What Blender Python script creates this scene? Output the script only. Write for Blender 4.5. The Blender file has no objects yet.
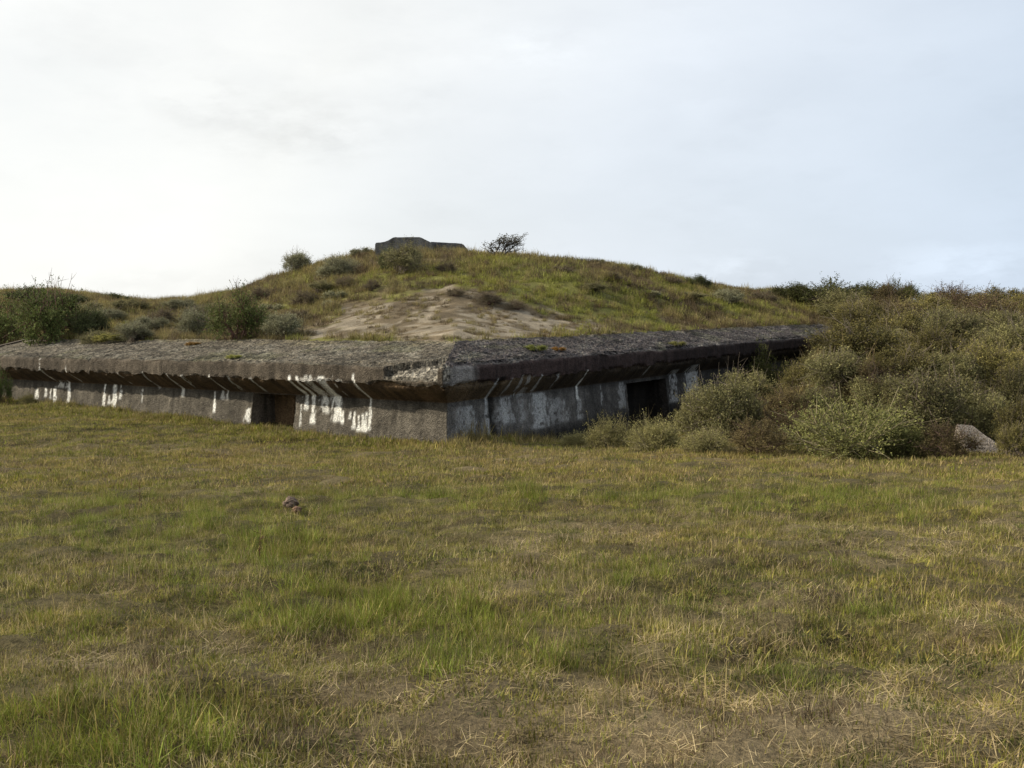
import bpy, math
import numpy as np
from mathutils import Matrix, Vector
rng = np.random.default_rng(7)
SC = bpy.context.scene
COL = SC.collection

# ------------------------------------------------------------------ camera model
F, EYE = 988.0, 1.6
PITCH, ROLL = math.radians(4.11), 0.0134
fw = np.array([0, math.cos(PITCH), -math.sin(PITCH)])
up0 = np.array([0, math.sin(PITCH), math.cos(PITCH)]); r0 = np.array([1.0, 0, 0])
RT = r0*math.cos(ROLL) - up0*math.sin(ROLL)
UP = up0*math.cos(ROLL) + r0*math.sin(ROLL)
CAM = np.array([0, 0, EYE])
def ray(px, py):
    return fw + RT*((px-512)/F) + UP*((384-py)/F)
def on_z(px, py, z):
    d = ray(px, py); return CAM + d*((z-EYE)/d[2])
def project(x, y, z):
    q = np.stack([x, y, z-EYE], -1)
    dz = np.maximum(q@fw, 0.05)
    return 512+F*(q@RT)/dz, 384-F*(q@UP)/dz

# ------------------------------------------------------------------ noise
_perm = np.random.default_rng(11).random((256, 256))
def vnoise(x, y):
    xi = np.floor(x).astype(int); yi = np.floor(y).astype(int)
    fx = x-xi; fy = y-yi
    fx = fx*fx*(3-2*fx); fy = fy*fy*(3-2*fy)
    a = _perm[xi & 255, yi & 255]; b = _perm[(xi+1) & 255, yi & 255]
    c = _perm[xi & 255, (yi+1) & 255]; d = _perm[(xi+1) & 255, (yi+1) & 255]
    return (a*(1-fx)+b*fx)*(1-fy) + (c*(1-fx)+d*fx)*fy
def fbm(x, y, o=4, s=1.0, off=0.0):
    v = 0; am = .5; tot = 0
    x = np.asarray(x, float)*s+off+57.3; y = np.asarray(y, float)*s+off*1.7+31.1
    for _ in range(o):
        v = v+am*vnoise(x, y); tot += am
        x = x*2.03+13.7; y = y*2.03+7.9; am *= .5
    return v/tot
def sst(x, a, b):
    t = np.clip((x-a)/(b-a), 0, 1); return t*t*(3-2*t)

# ------------------------------------------------------------------ bunker frame
A = on_z(443, 387, -0.10)[:2]
dl = ray(-858, 331.4)[:2]; dl = dl/np.linalg.norm(dl)
dr_ = np.array([dl[1], -dl[0]])
LL, LR = 23.0, 31.0
KR = .65                        # the right wing's slab is narrower
WALLS = .62                     # wall face is this far behind the lip

SKY = np.array([[-600,300],[-200,296],[0,293],[60,292],[110,298],[150,303],[200,299],[240,292],[270,281],[290,275],[330,263],[375,254],[410,251],[470,254],
 [530,258],[600,264],[650,272],[700,284],[740,290],[790,293],[900,300],[1024,300],[1700,300]], float)
DRT = np.array([[-600,66],[0,62],[150,60],[250,52],[400,49],[460,48],[600,50],[750,58],[850,64],[1024,66],[1700,70]], float)

def terrain(x, y):
    x = np.asarray(x, float); y = np.asarray(y, float)
    yy = np.maximum(y, 1.0)
    a = np.clip(x/yy, -1.2, 1.2)
    px = 512+a*F
    ys = np.interp(px, SKY[:,0], SKY[:,1]); dr = np.interp(px, DRT[:,0], DRT[:,1])
    hor = 313-.0134*(px-512)
    zs = EYE+(hor-ys)/F*dr
    tl = (x-A[0])*dl[0]+(y-A[1])*dl[1]
    tr = (x-A[0])*dr_[0]+(y-A[1])*dr_[1]
    s = np.minimum(tl/KR, tr)
    # depth of the roof's back edge on this bearing
    d1 = (2.5*KR+A@dl)/np.maximum(a*dl[0]+dl[1], .05)
    d2 = (2.5+A@dr_)/np.maximum(a*dr_[0]+dr_[1], .05)
    db = np.minimum(np.maximum(d1, d2), dr-8)
    t = np.clip((y-db)/(dr-db), 0, 1.0)
    g = .65*t+.35*(t*t*(3-2*t))
    zin = .84+(zs-.84)*g
    beyond = np.maximum(y-dr, 0)
    zin = np.where(y > dr, np.maximum(zs-.035*beyond**1.15, .3+0*zs), zin)
    bump = (fbm(x, y, 4, .22)-.5)*1.1*np.sin(np.pi*np.clip(t, 0, 1))
    zin = zin+bump
    # field in front
    yc = 23-np.log1p(np.exp((23-y)/1.2))*1.2
    zf = -.0685*np.clip(yc, -40, 40)+.27*sst(-x, 2, 16)*sst(y, 14, 30)
    zf = zf+(fbm(x, y, 3, .25, 5)-.5)*.22*sst(y, 2, 8)*(1-sst(s, -3, 0))
    zf = zf+(fbm(x, y, 3, 1.3, 9)-.5)*.19
    zf = zf+(fbm(x, y, 2, 2.6, 12)-.5)*.07
    zf = np.where(y < 0, -.0605*np.maximum(y, -20)*.3, zf)
    for hx, hy, hr, hd in HOLLOWS:
        zf = zf-hd*np.exp(-(((x-hx)/hr)**2+((y-hy)/(hr*.7))**2))
    ditch = (.30*sst(tr, 1.2, 4)+.35*sst(tr, 3.5, 7))*(1-sst(tr, 26, 30))*sst(tl, -2.6-.25*np.clip(tr, 0, 8), -.6)
    zf = zf-ditch
    wb = sst(a, .235, .36)
    zb = -1.3+(2.55)*sst(y, 24, 50)-.02*np.maximum(y-52, 0)
    zb = np.maximum(zb, .3*sst(y, 55, 70))
    zb = zb+(fbm(x, y, 3, .3, 3)-.5)*.5*sst(y, 24, 30)
    wb = wb*sst(y, 22, 27)
    zo = zf*(1-wb)+zb*wb
    along = np.where(tl > tr, tl, tr); lim = np.where(tl > tr, LL, LR)
    e = sst(along, lim-.6, lim+1.5)
    s0 = 1.45*(1-e)+(-1.5)*e; s1 = 2.45*(1-e)+5*e
    tt = np.clip((s-s0)/(s1-s0), 0, 1); w = tt*tt*(3-2*tt)
    z = zo*(1-w)+zin*w
    return z
HOLLOWS = []
def on_ground(px, py):
    d = ray(px, py); ts = np.linspace(1.5, 110, 9000)
    P = CAM[None]+ts[:, None]*d[None]
    dz = P[:, 2]-terrain(P[:, 0], P[:, 1])
    i = np.argmax(dz < 0)
    if dz[i] >= 0:
        i = int(np.argmin(dz[:6500]))
    p = P[i]; return np.array([p[0], p[1], float(terrain(p[0], p[1]))])
_h = []
for hx, hy, hr, hd in ((75,520,.5,.16),(700,600,.55,.17),(410,492,.3,.09),(860,485,.35,.10),(560,740,.5,.07),(840,650,.5,.08),(230,500,.45,.07),(905,600,.5,.08),(320,575,.3,.08),(640,490,.5,.08)):
    p = on_ground(hx, hy); _h.append((p[0], p[1], hr, hd))
HOLLOWS = _h

# ------------------------------------------------------------------ mesh + material helpers
def mesh_np(name, V, quads=None, tris=None, col=None, uv=None, smooth=False):
    me = bpy.data.meshes.new(name)
    V = np.asarray(V, np.float32)
    me.vertices.add(len(V)); me.vertices.foreach_set('co', V.ravel())
    nq = 0 if quads is None else len(quads); nt = 0 if tris is None else len(tris)
    parts = []; st = []; tot = []
    if nq: parts.append(np.asarray(quads, np.int32).ravel()); st.append(np.arange(nq)*4); tot.append(np.full(nq, 4))
    if nt: parts.append(np.asarray(tris, np.int32).ravel()); st.append(nq*4+np.arange(nt)*3); tot.append(np.full(nt, 3))
    L = np.concatenate(parts).astype(np.int32)
    me.loops.add(len(L)); me.loops.foreach_set('vertex_index', L)
    me.polygons.add(nq+nt)
    me.polygons.foreach_set('loop_start', np.concatenate(st).astype(np.int32))
    me.polygons.foreach_set('loop_total', np.concatenate(tot).astype(np.int32))
    if smooth: me.polygons.foreach_set('use_smooth', np.ones(nq+nt, bool))
    if col is not None:
        at = me.color_attributes.new('Col', 'FLOAT_COLOR', 'POINT')
        c = np.ones((len(V), 4), np.float32); c[:, :3] = col
        at.data.foreach_set('color', c.ravel())
    me.update(calc_edges=True); me.validate()
    return me
def obj(name, me, mat=None, parent=None, link=True):
    o = bpy.data.objects.new(name, me)
    if mat: me.materials.append(mat)
    if link: COL.objects.link(o)
    if parent: o.parent = parent
    return o
def tag(o, label=None, cat=None, group=None, kind=None):
    if label: o['label'] = label
    if cat: o['category'] = cat
    if group: o['group'] = group
    if kind: o['kind'] = kind
    return o
def empty(name, loc, label, cat, group=None, rz=0):
    o = bpy.data.objects.new(name, None); COL.objects.link(o)
    o.location = loc; o.rotation_euler = (0, 0, rz); o.empty_display_size = .2
    return tag(o, label, cat, group)

def mat_new(name, rough=.9, spec=.25):
    m = bpy.data.materials.new(name); m.use_nodes = True
    nt = m.node_tree; b = nt.nodes['Principled BSDF']
    b.inputs['Roughness'].default_value = rough
    b.inputs['Specular IOR Level'].default_value = spec
    return m, nt, b
def N(nt, t, **kw):
    n = nt.nodes.new(t)
    for k, v in kw.items():
        if k in n.inputs: n.inputs[k].default_value = v
        else: setattr(n, k, v)
    return n
def noise(nt, scale, detail=4, vec=None, rough=.55):
    n = N(nt, 'ShaderNodeTexNoise'); n.inputs['Scale'].default_value = scale
    n.inputs['Detail'].default_value = detail; n.inputs['Roughness'].default_value = rough
    if vec is not None: nt.links.new(vec, n.inputs['Vector'])
    return n
def maprange(nt, src, a, b, c, d):
    n = N(nt, 'ShaderNodeMapRange'); nt.links.new(src, n.inputs[0])
    for i, v in enumerate((a, b, c, d)): n.inputs[i+1].default_value = v
    return n.outputs[0]
def mul(nt, ca, fac):      # colour * scalar
    n = N(nt, 'ShaderNodeVectorMath', operation='SCALE')
    nt.links.new(ca, n.inputs[0]); nt.links.new(fac, n.inputs['Scale']); return n.outputs[0]
def mixc(nt, fac, ca, cb, mode='MIX'):
    n = N(nt, 'ShaderNodeMix', data_type='RGBA', blend_type=mode)
    if isinstance(fac, float): n.inputs[0].default_value = fac
    else: nt.links.new(fac, n.inputs[0])
    for i, c in ((6, ca), (7, cb)):
        if isinstance(c, tuple): n.inputs[i].default_value = (*c, 1)
        else: nt.links.new(c, n.inputs[i])
    return n.outputs[2]

def mat_ground():
    m, nt, b = mat_new('ground_earth', .95, .1)
    at = N(nt, 'ShaderNodeAttribute', attribute_name='Col')
    ge = N(nt, 'ShaderNodeNewGeometry')
    n1 = noise(nt, 1.6, 6, ge.outputs['Position']); n2 = noise(nt, 22, 5, ge.outputs['Position'], .7)
    n3 = noise(nt, 90, 3, ge.outputs['Position'], .7)
    c = mul(nt, at.outputs['Color'], maprange(nt, n1.outputs[0], .3, .7, .75, 1.25))
    c = mul(nt, c, maprange(nt, n2.outputs[0], .3, .7, .55, 1.45))
    c = mul(nt, c, maprange(nt, n3.outputs[0], .3, .7, .6, 1.4))
    nt.links.new(c, b.inputs['Base Color'])
    bp = N(nt, 'ShaderNodeBump', Strength=.9, Distance=.05); nt.links.new(n2.outputs[0], bp.inputs['Height'])
    nt.links.new(bp.outputs[0], b.inputs['Normal'])
    return m
def mat_concrete(name, peb=28.0, amt=.5, bump=.04):
    m, nt, b = mat_new(name, .92, .15)
    at = N(nt, 'ShaderNodeAttribute', attribute_name='Col')
    ge = N(nt, 'ShaderNodeNewGeometry')
    vo = N(nt, 'ShaderNodeTexVoronoi', Scale=peb); nt.links.new(ge.outputs['Position'], vo.inputs['Vector'])
    n1 = noise(nt, 2.2, 6, ge.outputs['Position'], .65); n2 = noise(nt, 30, 5, ge.outputs['Position'], .7)
    sp = N(nt, 'ShaderNodeSeparateColor'); nt.links.new(vo.outputs['Color'], sp.inputs[0])
    c = mul(nt, at.outputs['Color'], maprange(nt, sp.outputs[0], 0, 1, 1-amt, 1+amt))
    c = mul(nt, c, maprange(nt, n1.outputs[0], .3, .7, .7, 1.3))
    c = mul(nt, c, maprange(nt, n2.outputs[0], .3, .7, .65, 1.35))
    nt.links.new(c, b.inputs['Base Color'])
    ad = N(nt, 'ShaderNodeMath', operation='ADD'); nt.links.new(n2.outputs[0], ad.inputs[0])
    nt.links.new(vo.outputs['Distance'], ad.inputs[1])
    bp = N(nt, 'ShaderNodeBump', Strength=.8, Distance=bump); nt.links.new(ad.outputs[0], bp.inputs['Height'])
    nt.links.new(bp.outputs[0], b.inputs['Normal'])
    return m
def mat_leaf(name, trans=.25, objcol=True, nscale=.7):
    m, nt, b = mat_new(name, .75, .18)
    at = N(nt, 'ShaderNodeAttribute', attribute_name='Col')
    ge = N(nt, 'ShaderNodeNewGeometry')
    n1 = noise(nt, nscale, 3, ge.outputs['Position'])
    c = mul(nt, at.outputs['Color'], maprange(nt, n1.outputs[0], .3, .7, .75, 1.25))
    if objcol:
        oi = N(nt, 'ShaderNodeObjectInfo')
        c = mixc(nt, 1.0, c, oi.outputs['Color'], 'MULTIPLY')
    nt.links.new(c, b.inputs['Base Color'])
    tr = N(nt, 'ShaderNodeBsdfTranslucent'); nt.links.new(c, tr.inputs['Color'])
    mx = N(nt, 'ShaderNodeMixShader'); mx.inputs[0].default_value = trans
    nt.links.new(b.outputs[0], mx.inputs[1]); nt.links.new(tr.outputs[0], mx.inputs[2])
    nt.links.new(mx.outputs[0], nt.nodes['Material Output'].inputs['Surface'])
    return m
def mat_grass():
    m, nt, b = mat_new('grass_blades', .7, .2)
    at = N(nt, 'ShaderNodeAttribute', attribute_name='Col')
    ge = N(nt, 'ShaderNodeNewGeometry')
    n1 = noise(nt, .55, 4, ge.outputs['Position']); n2 = noise(nt, 2.6, 3, ge.outputs['Position'])
    c = mixc(nt, maprange(nt, n1.outputs[0], .42, .62, 0, .55), at.outputs['Color'], (1.10, 1.0, .84), 'MULTIPLY')
    c = mul(nt, c, maprange(nt, n2.outputs[0], .3, .7, .66, 1.26))
    n3 = noise(nt, 9.0, 3, ge.outputs['Position'])
    c = mul(nt, c, maprange(nt, n3.outputs[0], .3, .7, .50, 1.42))
    nt.links.new(c, b.inputs['Base Color'])
    tr = N(nt, 'ShaderNodeBsdfTranslucent'); nt.links.new(c, tr.inputs['Color'])
    mx = N(nt, 'ShaderNodeMixShader'); mx.inputs[0].default_value = .3
    nt.links.new(b.outputs[0], mx.inputs[1]); nt.links.new(tr.outputs[0], mx.inputs[2])
    nt.links.new(mx.outputs[0], nt.nodes['Material Output'].inputs['Surface'])
    return m
M_GROUND = mat_ground()
M_WALL = mat_concrete('weathered_concrete', 30, .28, .03)
M_ROOF = mat_concrete('gravelly_concrete', 17, .78, .08)
M_LEAF = mat_leaf('shrub_leaves'); M_TWIG = mat_leaf('shrub_wood', 0.0, False)
M_GRASS = mat_grass(); M_HERB = mat_leaf('herb_leaves', .25, True)

# ------------------------------------------------------------------ ground sheet
def axis(dense_a, dense_b, step, far, grow=1.13):
    v = list(np.arange(dense_a, dense_b, step)); s = step; x = v[-1]
    while x < far: s *= grow; x += s; v.append(x)
    s = step; x = v[0]; lo = []
    while x > -far: s *= grow; x -= s; lo.append(x)
    return np.array(lo[::-1]+v)
xs = axis(-24, 27, .13, 600)
ya = [1.5]; 
while ya[-1] < 70: ya.append(ya[-1]+max(.045, .0052*ya[-1]+.01))
s_ = .3
while ya[-1] < 700: s_ *= 1.15; ya.append(ya[-1]+s_)
yb = [1.3]; s_ = .1
while yb[-1] > -60: s_ *= 1.2; yb.append(yb[-1]-s_)
ys_ = np.array(yb[::-1]+ya)
GX, GY = np.meshgrid(xs, ys_)
GZ = terrain(GX, GY)
GZ = GZ + (fbm(GX, GY, 3, 4.0, 2)-.5)*.09*(1-.95*sst(GY, 26, 30))

SAND = np.array([(296,338),(320,320),(345,308),(382,298),(410,291),(440,289),(472,292),(500,300),(516,309),(545,314),(575,319),(600,326),(570,333),(530,336),(450,340),(380,340)], float)
def in_poly(px, py, P):
    c = np.zeros(px.shape, bool); n = len(P)
    for i in range(n):
        x1, y1 = P[i]; x2, y2 = P[(i+1) % n]
        k = ((y1 > py) != (y2 > py)) & (px < (x2-x1)*(py-y1)/(y2-y1+1e-9)+x1)
        c ^= k
    return c
def gau(px, py, cx, cy, sx, sy): return np.exp(-(((px-cx)/sx)**2+((py-cy)/sy)**2))
DRY = [(60,665,120,22,1),(250,640,90,22,.35),(440,690,110,18,.7),(350,735,150,25,.7),(640,735,190,35,.9),(900,720,190,45,.8),(720,625,80,24,1.0),(480,545,80,20,.4),
       (640,460,380,16,.6),(930,560,120,40,.5),(800,590,60,15,.5),(120,600,60,15,.3),(20,500,60,30,.3),(590,560,120,25,.35),(980,640,60,40,.5),(540,600,50,14,.5)]
GRN = [(90,740,170,34,1.2),(330,610,130,34,1.0),(230,540,120,40,.5),(560,655,90,22,.7),(690,665,80,18,.6),(100,520,120,36,.5),(800,690,40,14,.7),(450,620,70,26,.6),
       (520,500,260,14,.5),(860,500,160,18,.4),(640,575,50,14,.5),(420,660,60,18,.6),(200,430,220,16,.7)]
def dry_mask(x, y, z):
    px, py = project(x, y, z)
    d = .30+.0*px
    for cx, cy, sx, sy, w in DRY: d = d+w*.62*gau(px, py, cx, cy, sx, sy)
    for cx, cy, sx, sy, w in GRN: d = d-w*.62*gau(px, py, cx, cy, sx, sy)
    d = d+(fbm(x, y, 5, .8, 21)-.5)*1.5
    return np.clip(d, 0, 1)
def sand_mask(x, y, z):
    wob = (fbm(x, y, 4, .6, 33)-.5)
    px, py = project(x, y, z); m = 0; r_ = np.random.default_rng(4)
    for _ in range(14):
        a_ = r_.normal(0, 1, 2); m = m+in_poly(px+wob*60+a_[0]*24, py+wob*12+a_[1]*4.5, SAND)/14
    f = fbm(x, y, 4, 2.4, 35); m = sst(m+(f-.5)*1.1, .33, .55)
    return m*np.where(y > A[1], 1, 0)
def wedge(x, y):
    tl = (x-A[0])*dl[0]+(y-A[1])*dl[1]; tr = (x-A[0])*dr_[0]+(y-A[1])*dr_[1]
    return tl, tr
def ground_col(x, y, z):
    n = fbm(x, y, 5, .9, 40)[..., None]; n2 = fbm(x, y, 4, 5, 44)[..., None]
    d = dry_mask(x, y, z)[..., None]
    c = np.array([.068, .058, .024])*(1-d)+np.array([.135, .105, .060])*d
    tl, tr = wedge(x, y); s = np.minimum(tl/KR, tr)
    hill = (sst(s, 1, 3)+sst(y, 34, 40)).clip(0, 1)[..., None]
    hn = sst(fbm(x, y, 4, .35, 50), .42, .6)[..., None]
    hc = np.array([.14, .135, .04])*(1-hn)+np.array([.13, .10, .055])*hn
    c = c*(1-hill)+hc*hill
    bank = (sst(x/np.maximum(y, 1), .24, .30)*sst(y, 23, 26))[..., None]
    c = c*(1-bank)+np.array([.05, .042, .022])*bank
    m = sand_mask(x, y, z)[..., None]
    px_, py_ = project(x, y, z); spot = sst(fbm(x, y, 5, 2.4, 60)+.10*gau(px_, py_, 420, 300, 90, 14)-.06*gau(px_, py_, 560, 322, 60, 8), .46, .56)[..., None]
    sand = np.array([.225, .19, .138])*(1-spot*.75)+np.array([.09, .065, .035])*spot*.75
    c = c*(1-m)+sand*m
    c = c*(.6+.8*n)*(.65+.7*n2)
    # darker ground strip along foot of the wall
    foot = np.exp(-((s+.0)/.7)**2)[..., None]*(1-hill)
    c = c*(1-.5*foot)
    return c
ny, nx = GX.shape
V = np.stack([GX, GY, GZ], -1).reshape(-1, 3)
ii = np.arange(ny*nx).reshape(ny, nx)
Q = np.stack([ii[:-1, :-1], ii[:-1, 1:], ii[1:, 1:], ii[1:, :-1]], -1).reshape(-1, 4)
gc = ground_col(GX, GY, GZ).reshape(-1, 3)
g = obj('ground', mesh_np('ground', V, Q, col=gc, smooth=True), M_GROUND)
tag(g, 'grassy dune ground rising to a sandy hill behind the bunker', 'ground', kind='structure')

# ------------------------------------------------------------------ main bunker
def wing_pt(wing, t, s, z):
    p = A+(dl*t+dr_*s if wing == 0 else dr_*t+dl*s*KR)
    return np.array([p[0], p[1], z])
def t_of_px(wing, s, z, px):
    ts = np.linspace(0, 30, 3001)
    d, e = (dl, dr_) if wing == 0 else (dr_, dl)
    P = A[None]+ts[:, None]*d[None]+s*(1 if wing == 0 else KR)*e[None]
    q, _ = project(P[:, 0], P[:, 1], np.full(len(ts), z))
    return float(ts[np.argmin(np.abs(q-px))])
ZW, ZL, ZT, ZB = -.53, -.12, .37, .88
PROF = [(WALLS-.34, -2.6), (WALLS, ZW), (0.0, ZL), (.03, ZT), (2.5, ZB), (3.1, .66)]
def prof_points(lo, hi, step):
    pts = []
    for k in range(lo, hi):
        (s0, z0), (s1, z1) = PROF[k], PROF[k+1]
        n = max(2, int(math.hypot(s1-s0, z1-z0)/step))
        for i in range(n): pts.append((s0+(s1-s0)*i/n, z0+(z1-z0)*i/n, k))
    pts.append((*PROF[hi], hi-1)); return pts
def wing_grid(lo, hi, step_u, step_v):
    pts = prof_points(lo, hi, step_v)
    S = np.array([p[0] for p in pts]); Z = np.array([p[1] for p in pts]); K = np.array([p[2] for p in pts])
    nL = int(LL/step_u); nR = int(LR/step_u)
    tau = np.concatenate([-np.linspace(1, 0, nL), np.linspace(0, 1, nR)[1:]])
    W = (tau > 0).astype(int)
    LEN = np.where(W == 0, LL, LR)
    S0 = np.where(W[:, None] == 0, KR*S[None, :], S[None, :])
    T = S0+(LEN[:, None]-S0)*np.abs(tau)[:, None]
    return T, W, S, Z, K
def to_world(T, W, S, Z):
    w = W[:, None]
    tl = np.where(w == 0, T, S*KR); tr = np.where(w == 0, S, T)
    X = A[0]+tl*dl[0]+tr*dr_[0]; Y = A[1]+tl*dl[1]+tr*dr_[1]
    return X, Y, Z+0*T
# streaks : wing, px at wall top, half width m, z from, z to, strength, rgb
WHITE = (.74, .73, .68); PALE = (.38, .38, .37); RUST = (.20, .12, .05)
ST = []
def stk(w, px, hw, z0, z1, st, c=WHITE, soff=0.0): ST.append((w, t_of_px(w, WALLS, ZW, px), hw, z0, z1, st, c, soff))
for px, hw, z0, z1, st in ((308,.07,.02,-.95,1),(315,.08,.0,-1.3,1),(326,.16,.04,-1.0,.55),(338,.15,.02,-1.2,1),(372,.05,.12,-1.35,.95),(368,.05,-.9,-1.4,.9),
  (345,.05,-.92,-1.25,1),(352,.05,-.92,-1.1,.9),(356,.06,-.9,-1.35,1),(361,.05,-1.0,-1.4,1),(365,.06,-.95,-1.4,.9),(350,.02,.05,-.5,.5),
  (38,.14,-.85,-1.2,.8),(47,.08,-.8,-1.1,.8),(52,.06,-.8,-1.15,.7),(56,.12,-.8,-1.4,1),(63,.3,-.5,-.75,.5),(70,.09,-.5,-1.4,1),
  (84,.05,.2,-.6,.3),(106,.07,-.55,-1.3,.9),(111,.05,-.9,-1.2,.6),(116,.13,-.55,-1.4,.9),(122,.07,-.55,-1.0,.6),(143,.06,-.65,-1.05,.7),(160,.05,-.05,-.6,.3),
  (184,.06,-.1,-.8,.6),(216,.05,-.6,-1.2,.8),(224,.09,-.55,-.8,.5),(228,.05,-.05,-.8,.4),(58,.05,.3,-.5,.5),(245,.1,-.1,-.5,.3),(250,.12,-1.0,-1.4,.6),(303,.04,-.6,-1.4,.5),
  (268,.05,-.1,-.5,.5),(200,.1,-.1,-.5,.3),(135,.07,-.1,-.5,.25)):
    stk(0, px, hw, z0, z1, st)
for px, hw, z0, z1, st, c in ((485,.06,-.05,-1.5,.7,PALE),(576,.06,-.12,-.95,.95,WHITE),(577,.12,-.9,-1.5,.5,PALE),(503,.35,-.6,-1.3,.55,PALE),(538,.34,-.6,-1.55,.9,PALE),(520,.15,-.1,-1.3,.4,PALE),
   (555,.5,-.8,-1.5,.45,PALE),(465,.35,-.7,-1.4,.5,PALE),(620,.22,-.6,-1.4,.45,PALE),(690,.5,-.3,-1.6,.7,PALE),(672,.3,-.4,-1.5,.5,PALE),(600,.05,-.6,-1.2,.5,PALE),(530,.07,-.08,-.6,.7,PALE), (512,.08,-.05,-.6,.6,PALE), (500,.06,-.1,-.55,.5,PALE), (548,.06,-.1,-.5,.5,PALE), (640,.05,-.1,-.5,.5,PALE)):
    stk(1, px, hw, z0, z1, st, c)
DARKS = [(1, t_of_px(1, WALLS, ZW, 491), .13, 0.0, -2, .75), (1, t_of_px(1, WALLS, ZW, 590), .5, .4, -2, .35), (0, t_of_px(0, WALLS, ZW, 420), .8, -.5, -.85, .3)]
DOORS = [(0, t_of_px(0, WALLS, ZW-.2, 297), t_of_px(0, WALLS, ZW-.2, 254), ZW-.03, .75),
         (1, t_of_px(1, WALLS, ZW-.2, 626), t_of_px(1, WALLS, ZW-.2, 665), ZW-.13, .80)]
T_SC0 = t_of_px(0, 0, .1, 452); 
def bunker_col(T, W, S, Z, K):
    w = W[:, None]; tt = np.where(w == 0, -T, T)
    S = S[None]+0*T; Z = Z[None]+0*T; K = K[None]+0*T
    n1 = fbm(tt, Z*1+S, 5, 1.2, 70)[..., None]; n2 = fbm(tt*1, (Z+S)*1, 4, 8, 74)[..., None]
    vert = fbm(tt*7, Z*.7+S, 4, 1, 80)[..., None]      # vertical drips
    right = (w+0*T)[..., None]
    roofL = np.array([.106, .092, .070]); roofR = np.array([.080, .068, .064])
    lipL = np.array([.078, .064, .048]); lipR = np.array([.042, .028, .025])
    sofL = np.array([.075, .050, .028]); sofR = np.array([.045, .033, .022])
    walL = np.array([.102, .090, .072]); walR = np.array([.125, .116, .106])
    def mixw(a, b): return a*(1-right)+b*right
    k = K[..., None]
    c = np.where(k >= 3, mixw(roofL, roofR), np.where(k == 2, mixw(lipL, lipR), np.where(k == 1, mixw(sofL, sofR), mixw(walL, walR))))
    # corner part of the right wing's lip is paler
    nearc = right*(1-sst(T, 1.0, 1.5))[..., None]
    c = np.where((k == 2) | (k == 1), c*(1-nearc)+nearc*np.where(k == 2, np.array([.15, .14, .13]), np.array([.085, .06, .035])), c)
    # moss / lichen
    mo = sst(fbm(tt, S+Z, 4, .8, 90), .55, .7)[..., None]
    c = np.where(k >= 3, c*(1-.35*mo)+np.array([.09, .095, .04])*.35*mo, c)
    li = sst(fbm(tt, S*1.0+Z, 4, 2.6, 93), .56, .66)[..., None]*(k >= 3)
    c = c*(1-.22*li)+np.array([.24, .23, .19])*.22*li
    bl = sst(S+(fbm(tt, S, 4, 1.3, 95)-.5)*1.8, 2.0, 2.6)[..., None]*(k >= 3)*(1-.5*right)
    c = c*(1-.7*bl)+np.array([.17, .145, .09])*.7*bl
    gap = sst(fbm(tt, S*2, 4, 1.1, 97), .6, .68)[..., None]*(k >= 3); c = c*(1-.45*gap)
    c = np.where(k <= 2, c*(.45+1.1*vert), c)
    c = c*(.65+.7*n1)*(.7+.6*n2)
    # right wing darker low down; lip shade painted along top of wall
    lip_shade = (k == 0)*sst(Z, ZW-.25, ZW)[..., None]*.45
    c = c*(1-lip_shade)
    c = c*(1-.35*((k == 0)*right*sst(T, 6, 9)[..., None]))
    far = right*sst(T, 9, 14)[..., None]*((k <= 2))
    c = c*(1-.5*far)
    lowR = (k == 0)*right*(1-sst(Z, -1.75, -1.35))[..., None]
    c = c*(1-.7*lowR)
    for W_, t0, hw, z0, z1, st in DARKS:
        m = np.exp(-(((T-t0)/hw)**4))*(Z < z0)*(Z > z1)*(w == W_)*st
        c = c*(1-m[..., None])
    sf = (k == 1)*right*sst(T, .8, 1.6)[..., None]*(1-sst(T, 3.6, 4.6))[..., None]*(.4+.8*vert)
    c = c*(1-.75*sf)+np.array([.115, .082, .048])*.75*sf
    # lime
    wobble = (fbm(tt*0+3, Z, 3, 3.0, 100)-.5)*.06
    tear = fbm(tt, Z, 4, 9, 104); tear2 = fbm(tt*2.2, Z*.8, 4, 7, 106)
    for W_, t0, hw, z0, z1, st, rgb, _ in ST:
        zz0 = z0; hwv = hw*(.75+.5*np.clip((z0-Z)/(z0-z1+1e-6), 0, 1))
        d = np.abs(T+wobble-t0)/hwv+(tear2-.5)*2.1
        m = (1-sst(d, .45, 1.3))*sst(Z, z1-.04, z1+.08)*(1-sst(Z, z0-.02, z0+.05))*(w == W_)*(S < 1)*(K < 3)
        m = m*sst(tear, .50-.34*st, .62-.34*st)*min(1, st+.15)
        m = np.where(K == 1, m*.88, m)
        c = c*(1-m[..., None])+np.array(rgb)*m[..., None]
    # lime crust at the foot of the lip between two streaks
    ta = t_of_px(0, 0, ZL, 342); tb = t_of_px(0, 0, ZL, 297)
    m = ((T > ta) & (T < tb) & (w == 0) & (K == 2))*(1-sst(Z, ZL+.07, ZL+.13+0*Z))*sst(tear, .3, .45)*.7
    c = c*(1-m[..., None])+np.array([.42, .40, .36])*m[..., None]
    # broken corner: bare aggregate
    m = scar(T, W, S, Z)
    peb = sst(fbm(tt, Z+S*.8, 3, 14, 108), .45, .6)[..., None]
    c = c*(1-m[..., None])+(np.array([.21, .19, .155])*(.5+.85*peb))*m[..., None]
    edge = scar_edge(T)
    ck = np.exp(-(((S-edge+.05)/.09)**2))*(w == 0)*(K >= 2)*sst(T, .55, .75)*(1-sst(T, 1.85, 2.1))
    c = c*(1-.6*ck[..., None])
    return c
def scar_edge(T):
    return np.clip(1.05*(1-np.clip(T/2.1, 0, 1))+(fbm(T, T*0, 3, 3, 112)-.5)*.3, 0, 2)*sst(T, .15, .5)
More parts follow.
